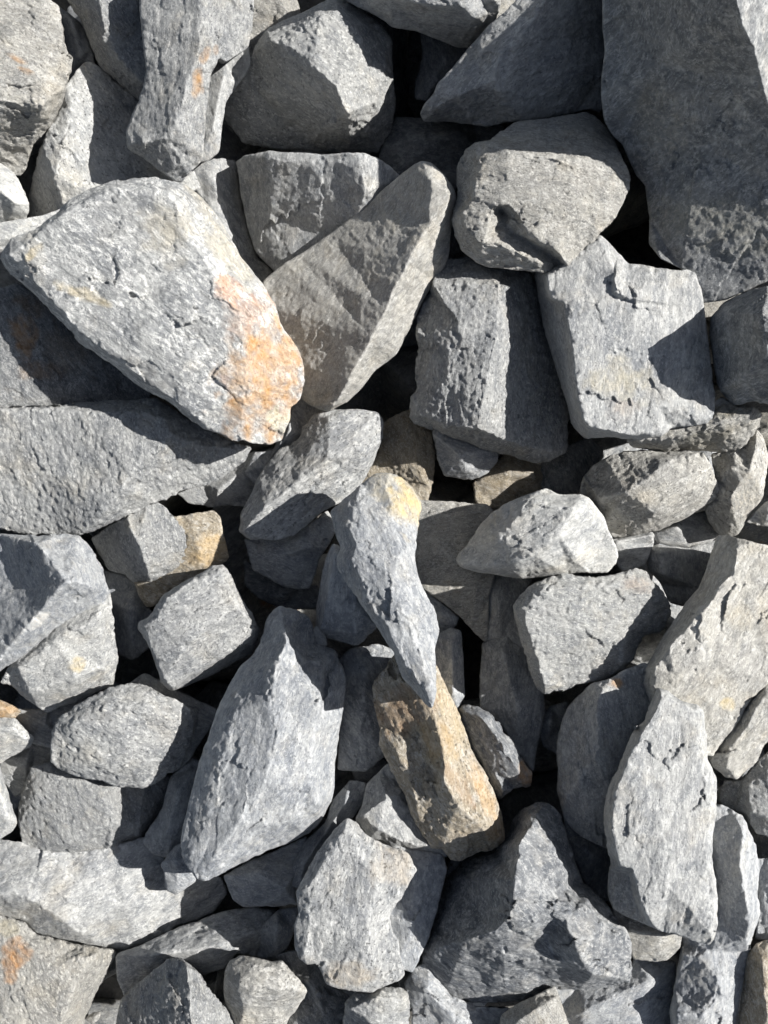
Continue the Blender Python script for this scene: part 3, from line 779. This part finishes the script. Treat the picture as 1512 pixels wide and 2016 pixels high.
rock('very coarse porous rock with a chipped shaded corner', 'g', 'p', 10, 80,
     '1010,1198,48 1017,1182,50 1050,1149,58 1083,1136,62 1112,1127,64 1142,1134,68 1175,1137,70 1205,1132,70 1231,1124,68 1255,1120,66 1274,1126,64 1283,1142,64 1304,1162,60 1318,1185,45 1322,1205,35 1311,1231,30 1294,1245,28 1268,1251,28 1251,1274,28 1245,1298,28 1225,1322,30 1198,1335,36 1159,1343,36 1116,1356,32 1074,1367,25 1053,1350,28 1043,1324,32 1030,1278,38 1020,1245,42',
     '1030,1200,82 1070,1160,90 1130,1155,92 1200,1155,90 1260,1140,80 1304,1162,60; 1030,1200,82 1050,1270,80 1070,1345,64; 1304,1162,60 1238,1236,70 1228,1265,66 1228,1304,58 1218,1322,44; 1140,1240,90', thick=130, rough=1.35, stains=[(1255, 1150, 30, 20, 0, (.40, .31, .25), .6)], rel=0.8, tilt=(-0.2, 0), up=12)
rock('dark brown rock in the gap behind the porous rock', 's', 'n', 85, -70,
     '955,1130 1000,1132 1050,1138 1040,1160 1020,1200 1030,1260 1045,1330 1010,1290 985,1258 955,1262', '985,1190,-50')
rock('triangular flat rock with a sunlit band beside the pale lozenge shaped rock', 'm', 'w', 170, -40,
     '825,985,-40 870,985,-38 915,988,-36 960,994,-34 975,1010,-34 985,1060,-35 975,1130,-38 961,1180,-40 961,1262,-50 955,1265,-52 930,1241,-52 900,1211,-50 850,1171,-48 825,1155,-48 810,1110,-44 812,1040,-40', '865,1080,-26 940,1150,-30 930,1200,-36', up=-8)
rock('thin pointed splinter with a yellow patch lying on top of the pile', 's', 'b', 70, 190,
     '685,976,140 712,953,150 738,933,155 765,930,155 791,940,152 814,960,148 832,989,142 829,1026,140 821,1056,140 817,1093,142 822,1126,142 834,1159,138 847,1185,130 855,1198,122 865,1241,110 862,1258,110 857,1274,115 860,1314,128 860,1364,130 854,1393,118 847,1396,112 834,1384,110 814,1360,110 791,1334,112 781,1304,118 774,1284,125 758,1261,128 738,1228,130 712,1192,130 685,1149,130 662,1119,130 660,1098,130 669,1079,132 659,1046,132 650,1007,132',
     '685,976,140 695,1000,172 690,1040,178 700,1075,178 692,1105,168 722,1150,172 716,1185,150; 765,940,170 770,1010,180 790,1090,178 800,1150,172; 700,1075,178 770,1140,184 800,1220,170 830,1290,158 848,1340,148 854,1393,118; 783,1284,150 808,1320,146 838,1358,138 848,1388,122; 722,1150,172 760,1230,160 783,1284,150; 800,1150,172 840,1230,142 857,1274,115', thick=110,
     stains=[(802, 982, 34, 66, -15, OCHRE, .85), (765, 955, 45, 30, 0, (.58, .52, .38), .7)], up=62, rel=0.7, tilt=(0, .3))
rock('rusty brown striped rock under the point of the splinter', 'm', 't', 65, 100,
     '778,1285,70 758,1314,55 738,1337,45 731,1350,40 738,1390,35 745,1427,30 748,1463,30 761,1496,30 774,1516,32 798,1566,35 807,1602,35 831,1642,35 850,1670,35 870,1673,35 887,1696,30 903,1698,32 936,1683,45 976,1673,55 997,1655,62 993,1626,68 986,1596,72 973,1563,76 956,1526,80 940,1500,80 927,1473,80 907,1413,78 893,1380,78 877,1341,76 860,1310,75 830,1280,75',
     '830,1280,75 845,1340,100 852,1397,112 860,1427,118 874,1473,124 876,1533,124 900,1586,118 940,1619,108 955,1634,98 976,1673,55; 850,1670,35 875,1662,62 915,1648,82 955,1634,98; 780,1480,62 820,1455,72 874,1473,124; 800,1520,62 845,1505,86 876,1533,124; 820,1580,64 860,1570,86 900,1586,118', thick=130, rough=1.2,
     stains=[(800, 1400, 70, 40, -20, BROWN, .8), (860, 1450, 60, 30, 60, (.40, .27, .12), .8), (950, 1560, 16, 80, -22, (.52, .31, .12), .6), (900, 1540, 16, 60, -35, BROWN, .6), (980, 1640, 25, 22, 0, (.52, .31, .12), .6), (925, 1640, 45, 14, -15, (.12, .1, .08), .6), (885, 1390, 25, 60, -20, (.45, .36, .22), .7), (835, 1520, 25, 12, 10, (.09, .08, .07), .7), (840, 1560, 30, 10, 10, (.09, .08, .07), .6)], tilt=(-0.25, 0), rel=0.8)
rock('small crumpled dark stone right of the rusty brown striped rock', 's', 'd', 55, 10,
     '900,1393,5 910,1387,8 940,1392,10 969,1406,12 986,1430,12 1002,1453,10 1018,1471,8 1031,1500,5 1047,1522,0 1048,1532,-5 1043,1550,-8 1020,1552,-8 1000,1564,-10 989,1577,-12 976,1577,-12 955,1535,-10 925,1475,-8 908,1425,0', '915,1400,22 950,1415,42 985,1460,42 1010,1500,34 1030,1535,12; 950,1415,42 945,1470,15; 985,1460,42 975,1520,14 990,1560,8', rough=1.9, stains=[(1038, 1528, 16, 26, -30, RUST, .8)], up=30)
rock('long sharp nosed grey rock with a shadow falling across its shoulder', 's', 'b', 110, 90,
     '550,1192,25 566,1198,28 589,1201,25 609,1218,22 617,1238,0 622,1265,-5 639,1271,0 662,1282,15 669,1302,22 679,1318,26 683,1347,28 679,1380,30 672,1417,50 665,1456,38 660,1500,30 659,1550,22 652,1577,15 626,1623,5 609,1640,2 566,1660,5 533,1671,10 500,1688,18 456,1709,28 423,1726,35 403,1734,38 384,1729,38 367,1706,38 357,1685,38 355,1655,38 360,1626,40 370,1586,42 380,1550,44 393,1500,46 413,1436,44 430,1390,40 453,1347,34 476,1308,28 500,1290,25 513,1261,22 523,1225,20 536,1202,22',
     '550,1192,25 560,1225,62 562,1264,88 543,1314,108 534,1380,122 545,1450,124 520,1540,120 470,1620,104 420,1690,72 395,1725,48; 630,1380,110 640,1300,45 617,1238,0; 562,1264,88 600,1300,68 640,1300,45; 683,1347,28 640,1375,74 622,1440,104 612,1500,100 612,1545,96 627,1578,88 600,1599,82 550,1624,78 500,1642,74 430,1712,52; 460,1400,84 430,1500,86 410,1600,78 380,1680,60; 500,1330,70 460,1400,84; 545,1450,124 622,1440,104', thick=150, up=25, rel=0.75, tilt=(-0.1, 0))
rock('grainy oval rock above the square dull grey rock', 'g', 'n', 30, 40,
     '265,1344,15 291,1350,20 321,1369,25 357,1384,25 388,1403,15 385,1427,10 377,1460,0 357,1508,-8 317,1534,-8 281,1551,-10 231,1549,-10 198,1536,-12 159,1532,-15 116,1514,-15 99,1500,-15 101,1463,-10 102,1440,-8 116,1413,-2 145,1393,5 185,1366,10 231,1350,14',
     '388,1403,15 352,1420,46 336,1446,46 320,1490,32 285,1545,0; 140,1430,32 200,1395,50 290,1385,56 352,1420,46; 140,1430,32 180,1500,30 250,1510,34 320,1490,32; 240,1440,60', rough=1.15, rel=0.65, tilt=(-0.25, 0), up=20)
rock('shaded rock peeking out behind the grainy oval rock', 's', 'n', 30, -60, '255,1345 285,1325 340,1352 395,1380 428,1395 425,1420 400,1455 370,1500 345,1520 330,1480 330,1400', '360,1390,-42 385,1440,-50')
rock('square dull grey rock with a bright right strip', 'g', 'n', 60, 0,
     '60,1508,-15 99,1500,-10 132,1515,0 198,1530,5 240,1540,0 290,1535,-10 344,1525,-40 337,1566,-40 317,1600,-45 291,1632,-45 281,1656,-40 245,1668,-30 198,1682,-30 132,1684,-30 83,1682,-35 66,1674,-38 43,1663,-40 36,1627,-40 36,1589,-40 46,1552,-32',
     '180,1528,10 193,1545,28 206,1576,32 218,1622,28 222,1660,6; 193,1545,28 110,1530,14 70,1560,-5; 218,1622,28 130,1660,0; 218,1622,28 270,1625,-2', thick=120, up=-45, rel=0.8, tilt=(-0.25, 0))
rock('wide pale rock with a dark cut shadow and a folded lower edge', 's', 'n', 155, 20,
     '-70,1650,5 0,1652,10 43,1658,15 83,1675,15 132,1675,12 198,1672,8 245,1660,2 281,1650,-5 310,1660,-15 330,1700,-25 347,1740,-30 380,1725,-35 413,1722,-38 436,1726,-40 447,1758,-48 420,1799,-50 380,1815,-48 354,1822,-40 311,1842,-30 281,1858,-25 245,1870,-22 198,1865,-15 149,1858,-8 109,1845,0 69,1837,0 46,1812,2 0,1802,5 -70,1795,5',
     '86,1676,22 68,1731,36 55,1770,42; -70,1740,36 0,1760,42 55,1770,42 106,1801,34 159,1834,18 198,1865,-15; 86,1676,22 160,1740,24 240,1780,5; -70,1690,10 30,1700,18', thick=130, up=-78)
rock('small dark stone beside the nose of the long sharp nosed rock', 's', 'b', 40, -10, '317,1700 345,1665 362,1655 385,1700 385,1735 347,1763 327,1753', '345,1690,5 350,1735,-2', up=-30)
rock('dark stone buried in shade between the long grey rock and the square dull rock', 's', 'n', 100, -70, '335,1530 380,1490 400,1500 385,1570 370,1640 335,1690 300,1680 280,1657 295,1625 320,1590', '350,1560,-55 330,1640,-60')
rock('dim block in shadow under the nose of the long sharp nosed rock', 's', 'b', 10, -50,
     '440,1725 500,1690 540,1675 605,1645 598,1700 580,1745 588,1782 540,1784 480,1787 458,1772', '510,1720,-30 560,1750,-35')
rock('long dark sliver of rock beside the chipped tan slab', 's', 'b', 120, -40, '640,1620 655,1575 690,1533 722,1540 720,1575 700,1605 655,1650 630,1690 590,1750 572,1745 575,1705 600,1655', '680,1580,-20 600,1700,-25')
rock('shaded stone with a lit jagged ledge left of the rusty striped rock', 's', 'n', 70, 20,
     '761,1505,0 785,1500,5 800,1560,10 815,1602,12 845,1645,12 885,1670,10 880,1690,0 831,1676,10 807,1673,12 791,1666,12 774,1671,12 751,1656,10 728,1650,8 712,1630,6 698,1612,5 712,1586,0 722,1543,-5 745,1520,-5', '715,1605,25 745,1635,30 785,1655,30 840,1665,28; 760,1570,30')
rock('chipped tan slab with notches in its outline', 'm', 'n', 100, 100,
     '683,1611,75 702,1622,78 725,1645,80 745,1655,82 771,1669,84 791,1669,84 807,1685,82 812,1698,80 821,1712,76 804,1738,78 791,1768,78 771,1794,78 768,1808,78 774,1831,74 784,1850,72 788,1880,70 798,1917,64 788,1930,64 765,1936,66 731,1954,62 698,1952,62 665,1947,60 642,1938,60 629,1907,62 622,1897,62 603,1899,58 589,1890,56 579,1864,58 578,1824,62 588,1798,66 581,1755,66 596,1728,66 619,1692,68 639,1659,70 662,1632,72',
     '680,1632,98 640,1690,96 608,1750,92 606,1820,88 600,1875,78; 680,1632,98 715,1690,112 745,1735,112 725,1810,108 720,1880,98 700,1935,78; 606,1820,88 725,1810,108; 745,1735,112 795,1700,96', thick=110, rough=0.9, stains=[(775, 1700, 45, 40, 20, (.36, .30, .23), .6), (680, 1920, 50, 30, 0, (.38, .30, .2), .5)], rel=0.55, tilt=(-0.12, 0))
rock('flat shaded rock between the chipped tan slab and the dark angular rock', 's', 'b', 80, 10, '760,1660 830,1675 870,1680 880,1710 872,1745 858,1800 843,1850 812,1915 780,1905 750,1800', '820,1720,24 810,1820,22')
rock('dark angular rock with several glinting facets at the lower part of the pile', 's', 'd', 25, 80,
     '1053,1578,35 1076,1579,38 1096,1593,36 1106,1616,36 1119,1649,36 1136,1702,38 1149,1738,42 1162,1748,46 1185,1771,48 1208,1804,50 1231,1824,52 1244,1851,52 1244,1890,48 1246,1917,42 1241,1934,30 1228,1936,22 1198,1941,10 1172,1949,4 1139,1951,0 1099,1944,-2 1066,1964,-5 1046,1969,-5 1000,1971,-8 963,1971,-10 913,1971,-14 880,1954,-12 857,1928,-10 834,1901,-8 831,1874,0 847,1831,-5 857,1788,-15 877,1731,-30 884,1698,-35 920,1680,-30 975,1665,-10 1000,1640,0 1015,1605,15 1033,1588,25',
     '1053,1578,35 1044,1622,88 1022,1665,112 1012,1731,128 1007,1798,132 975,1834,112 915,1850,80 853,1873,30 831,1874,0; 1044,1622,88 1066,1650,84 1089,1672,78 1119,1715,66 1149,1738,42; 1012,1731,128 1090,1760,106; 1007,1798,132 1053,1814,122 1093,1795,118 1132,1794,106 1152,1783,94 1185,1771,48; 1053,1814,122 1075,1845,86 1092,1880,84 1116,1893,92; 1110,1806,112 1130,1849,118 1148,1893,108; 1116,1893,92 1148,1893,108 1165,1913,92 1228,1932,46; 975,1834,112 1000,1890,78 1116,1893,92; 1130,1849,118 1200,1850,84', thick=190, rough=1.7, rel=1.15)
rock('long shaded rock with a jagged sunlit patch along the lower edge', 's', 'n', 160, -30,
     '228,1880,-30 281,1858,-30 354,1824,-35 420,1801,-40 450,1790,-45 500,1785,-50 547,1790,-55 550,1810,-55 530,1850,-45 500,1882,-30 465,1877,-15 440,1906,-20 400,1921,-25 345,1900,-20 290,1928,-25 245,1962,-30 230,1930,-30', '300,1880,-5 380,1870,0 430,1860,2 520,1830,-30', up=-55)
rock('big rough tan rock with orange lichen in the lower corner', 'g', 'w', 60, 0,
     '-70,1795,0 0,1803,0 46,1814,-5 69,1837,-10 109,1846,-15 149,1858,-20 197,1866,-25 227,1873,-70 218,1898,-70 205,1930,-72 185,1963,-75 172,2000,-75 150,2070,-75 -70,2070,-20',
     '197,1866,-25 188,1880,0 150,1935,8 126,1996,8 110,2070,5; 30,1850,15 20,1950,10 0,2070,0; 188,1880,0 100,1900,14', thick=160, rough=1.1, stains=[(30, 1885, 24, 30, 30, (.50, .22, .05), .95), (20, 1920, 14, 18, 0, (.50, .22, .05), .7), (10, 1825, 25, 16, 0, (.42, .38, .26), .6)])
rock('dark crusted rock with a tan right face at the lower edge', 'g', 'n', 80, 20,
     '330,1890,10 350,1884,20 364,1890,25 393,1917,15 413,1947,8 446,1990,-2 470,2030,-5 475,2070,-8 225,2070,-40 233,1990,-40 240,1962,-38 262,1940,-28 300,1914,-8', '350,1884,20 368,1900,48 372,1940,56 376,2000,58 380,2070,58; 300,1960,10 376,2000,58', thick=110, rough=1.4)
rock('small grey rock with a creased bright lower face at the lower edge', 'm', 'w', 5, 30,
     '443,1913,15 453,1890,15 476,1880,18 500,1883,22 517,1887,24 536,1892,24 556,1890,24 566,1903,24 589,1930,22 605,1950,15 599,1964,8 583,1987,0 569,2002,-5 540,2070,-20 450,2070,-15 446,1990,-8 440,1951,0', '443,1925,20 470,1936,44 500,1946,50 550,1946,48 596,1951,24; 500,1900,38 550,1910,38; 480,2000,20 540,1985,24')
rock('dark little stone in the shade left of the chipped tan slab notches', 's', 'b', 60, -90, '495,1885 505,1840 525,1812 548,1790 590,1785 580,1830 570,1860 550,1890 520,1890', '545,1820,-70 540,1870,-75', vox=1.7)
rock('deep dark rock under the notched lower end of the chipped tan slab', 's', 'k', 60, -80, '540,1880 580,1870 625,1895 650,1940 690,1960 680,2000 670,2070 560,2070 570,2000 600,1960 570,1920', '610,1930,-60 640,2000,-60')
rock('plain grey stone cut off by the lower edge under the chipped tan slab', 'g', 'n', 20, 40,
     '679,1973,25 705,1953,28 731,1956,32 758,1944,32 791,1945,30 801,1953,25 807,1977,18 806,2000,12 800,2070,5 668,2070,5 676,2000,15', '690,1985,42 740,1965,50 790,1970,42; 740,2020,50')
rock('shadowed low rock between the plain grey stone and the dark angular rock', 's', 'b', 30, -40, '795,1935 812,1905 845,1890 885,1960 940,1982 1010,1985 1010,2070 800,2070 812,1985', '840,1950,-20 900,2010,-20')
rock('bright tan stone at the lower edge under the dark angular rock', 'm', 'w', 60, 10, '985,2000 1020,1975 1050,1962 1092,1940 1100,1960 1112,1995 1135,2070 970,2070', '1060,1985,38 1080,2020,36; 1020,2010,34')
rock('bluish flat rock in shade between the dark angular rock and the long bluish slab', 's', 'b', 150, -20,
     '1090,1945 1139,1940 1198,1925 1235,1915 1250,1885 1290,1888 1332,1893 1330,1940 1322,1990 1328,2070 1145,2070 1110,2005', '1200,1965,5 1280,1930,0 1270,2020,0; 1150,1990,2', up=-45)
rock('small tan stone pinned under the foot of the upright flat slab', 'm', 'w', 10, 20, '1205,1780 1240,1800 1298,1815 1345,1830 1340,1865 1314,1891 1290,1894 1247,1889 1230,1850 1210,1815', '1240,1830,34 1300,1845,38 1300,1880,28')
rock('dark wedge of stone in the gap left of the upright flat slab', 's', 'b', 110, -50, '1110,1610 1150,1640 1198,1665 1215,1710 1205,1780 1180,1775 1155,1745 1135,1700 1115,1650', '1160,1680,-30')
rock('stained dark rock with one tan glint below the ridged block', 'm', 't', 20, -90, '930,950 980,905 1000,888 1050,905 1085,905 1075,940 1060,980 1033,985 985,1000 955,1005 935,990', '1000,930,-72 1048,935,-68', vox=1.7, up=-50)
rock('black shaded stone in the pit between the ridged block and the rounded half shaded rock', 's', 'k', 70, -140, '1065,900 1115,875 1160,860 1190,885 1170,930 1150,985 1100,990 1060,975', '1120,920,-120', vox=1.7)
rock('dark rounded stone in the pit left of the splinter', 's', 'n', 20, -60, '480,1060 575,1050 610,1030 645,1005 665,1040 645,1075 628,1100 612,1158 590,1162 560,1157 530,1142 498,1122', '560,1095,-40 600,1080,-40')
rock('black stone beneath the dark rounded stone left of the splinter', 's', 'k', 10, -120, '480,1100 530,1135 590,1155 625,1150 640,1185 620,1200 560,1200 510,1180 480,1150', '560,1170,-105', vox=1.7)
rock('dark upright block with a sloping flank tucked under the splinter', 's', 'b', 95, 30,
     '640,1100,15 655,1070,20 685,1080,30 700,1120,40 735,1190,30 745,1235,20 725,1252,15 716,1263,8 700,1272,0 680,1266,0 640,1256,0 621,1246,-5 622,1200,0 630,1150,5', '660,1090,38 645,1170,42 632,1235,25; 660,1090,38 700,1200,48 700,1250,25')
rock('shadowed rock behind the rusty brown striped rock', 's', 'b', 60, -50, '665,1300 690,1275 740,1268 790,1280 790,1330 760,1350 765,1420 770,1480 720,1520 665,1515 668,1400', '720,1320,-30 710,1440,-35')
rock('dark pebble sized stone in the gap beside the shadowed rock', 's', 'b', 30, -100, '690,1500 740,1485 775,1500 760,1530 725,1550 700,1545', '730,1515,-85', vox=1.7)
rock('bluish stones with a sunlit chip right of the splinter point', 's', 'b', 80, -50, '850,1255 885,1235 908,1240 913,1300 915,1370 900,1395 880,1390 850,1310', '890,1260,-30 892,1360,-32')
rock('little dark stone wedged right of the splinter', 's', 'b', 30, -80, '835,1160 870,1185 905,1215 890,1245 860,1250 845,1210', '870,1210,-65')
rock('long dim rock standing in the gap left of the porous rock', 's', 'n', 95, -70,
     '950,1265 1000,1250 1030,1275 1050,1330 1072,1365 1075,1400 1058,1470 1050,1520 1010,1470 985,1425 945,1395 945,1330', '990,1290,-50 1020,1400,-52')
rock('small dark stone deep between the long dim rock and the split rock', 's', 'b', 60, -100, '1050,1420 1085,1390 1120,1380 1110,1430 1105,1490 1070,1470', '1085,1420,-85', vox=1.7)
rock('rust tipped stone at the frame edge under the pale blocky rock', 'm', 't', 20, -20, '-60,1365 0,1378 25,1388 43,1400 30,1414 0,1418 -60,1425', '-60,1390,-5 10,1395,-8', stains=[(5, 1395, 45, 25, 0, (.52, .30, .12), .8)])
rock('pale wedge stone at the frame edge left of the grainy oval rock', 'm', 'p', 10, 0, '-60,1412,0 30,1412,0 45,1430,0 69,1452,-5 62,1470,-12 20,1490,-15 0,1503,-15 -60,1515,-10', '-60,1440,20 20,1435,15 50,1455,5')
rock('bright rounded stone at the frame edge left of the square dull grey rock', 's', 'p', 80, 40, '-60,1485,35 0,1503,30 10,1540,30 25,1590,25 33,1620,20 25,1636,15 0,1653,15 -60,1665,20', '-60,1570,55 0,1560,50 15,1610,38')
rock('dark stone in the gap below the pale wedge stone', 's', 'n', 30, -80, '0,1490 65,1465 110,1455 110,1505 66,1515 50,1555 30,1570 0,1530', '50,1500,-65')
rock('shaded stone between the pale blocky rock and the grainy oval rock', 's', 'n', 20, -60, '30,1395 95,1395 155,1375 150,1400 110,1440 105,1475 60,1465 30,1420', '90,1425,-45')
rock('tiny sunlit chip showing between the long sharp nosed rock and the dark upright block', 's', 'p', 20, 10, '614,1238 627,1230 640,1250 646,1272 628,1272 618,1262', '630,1252,16')
rock('tiny tan chip beside the rough lichen spotted rock at the lower edge', 'm', 'w', 20, -90, '168,2004 184,1994 200,1991 198,2006 182,2018', '186,2003,-82')


print('TRIS', sum(len(o.data.polygons) for o, _ in ROCKS))

# ---------------------------------------------------------------- more of the pile: rocks buried under it and around the frame
def more_rocks():
    rs = random.Random(5)
    cands = [(o, s) for o, s in ROCKS if 90 < s['ext'] < 330]
    low = {}

    def low_mesh(o):
        # a lighter copy of a rock's mesh, shared by all the buried copies
        if o.name not in low:
            t = bpy.data.objects.new('t', o.data)
            COL.objects.link(t)
            d = t.modifiers.new('d', 'DECIMATE')
            d.ratio = 0.2
            low[o.name] = t
        return low[o.name]
    pick = [c[0] for c in cands[::6]][:12]
    for o in pick:
        low_mesh(o)
    dg = bpy.context.evaluated_depsgraph_get()
    dg.update()
    ms = {}
    for n, t in low.items():
        me = bpy.data.meshes.new_from_object(t.evaluated_get(dg))
        me.name = 'rock'
        xyz = [Vector(c) for c in t.bound_box]
        lo = Vector([min(v[i] for v in xyz) for i in range(3)])
        hi = Vector([max(v[i] for v in xyz) for i in range(3)])
        ms[n] = (me, (lo + hi) / 2, (hi - lo))
        me.update()
    for t in low.values():
        bpy.data.objects.remove(t)

    def put(o, x, y, top, size, label, group):
        me, c, dim = ms[o.name]
        k = size / max(dim)
        R = Matrix.Rotation(rs.uniform(0, 6.28), 4, 'Z') @ Matrix.Rotation(rs.uniform(-.5, .5), 4, 'X') @ Matrix.Rotation(rs.uniform(-.5, .5), 4, 'Y')
        n = o.copy()
        n.data = me
        n.matrix_world = Matrix.Translation((x, y, 0)) @ R @ Matrix.Scale(k, 4) @ Matrix.Translation(-c)
        hz = max((n.matrix_world @ v.co).z for v in list(me.vertices)[::9])
        n.matrix_world = Matrix.Translation((0, 0, top - hz)) @ n.matrix_world
        n['label'] = label
        n['group'] = group
        COL.objects.link(n)
        return n
    # buried layer
    i = 0
    for gy in range(9):
        for gx in range(7):
            x = -0.78 + gx * 0.26 + rs.uniform(-.045, .045) + (0.12 if gy % 2 else 0)
            y = -1.06 + gy * 0.265 + rs.uniform(-.045, .045)
            put(pick[i % len(pick)], x, y, Z0 - rs.uniform(0.17, 0.24), rs.uniform(0.38, 0.46),
                'grey rock buried under the pile and seen only as darkness in the gaps', 'rocks buried under the pile')
            i += 1
    # around the frame
    for gy in range(-5, 6):
        for gx in range(-4, 5):
            x = gx * 0.36 + rs.uniform(-.05, .05)
            y = gy * 0.36 + rs.uniform(-.05, .05)
            if abs(x) < 1.03 and abs(y) < 1.28:
                continue
            put(pick[i % len(pick)], x, y, Z0 + rs.uniform(-0.05, 0.05), rs.uniform(0.42, 0.52),
                'grey rock of the same pile lying just outside the picture', 'rocks of the pile around the picture')
            i += 1


more_rocks()
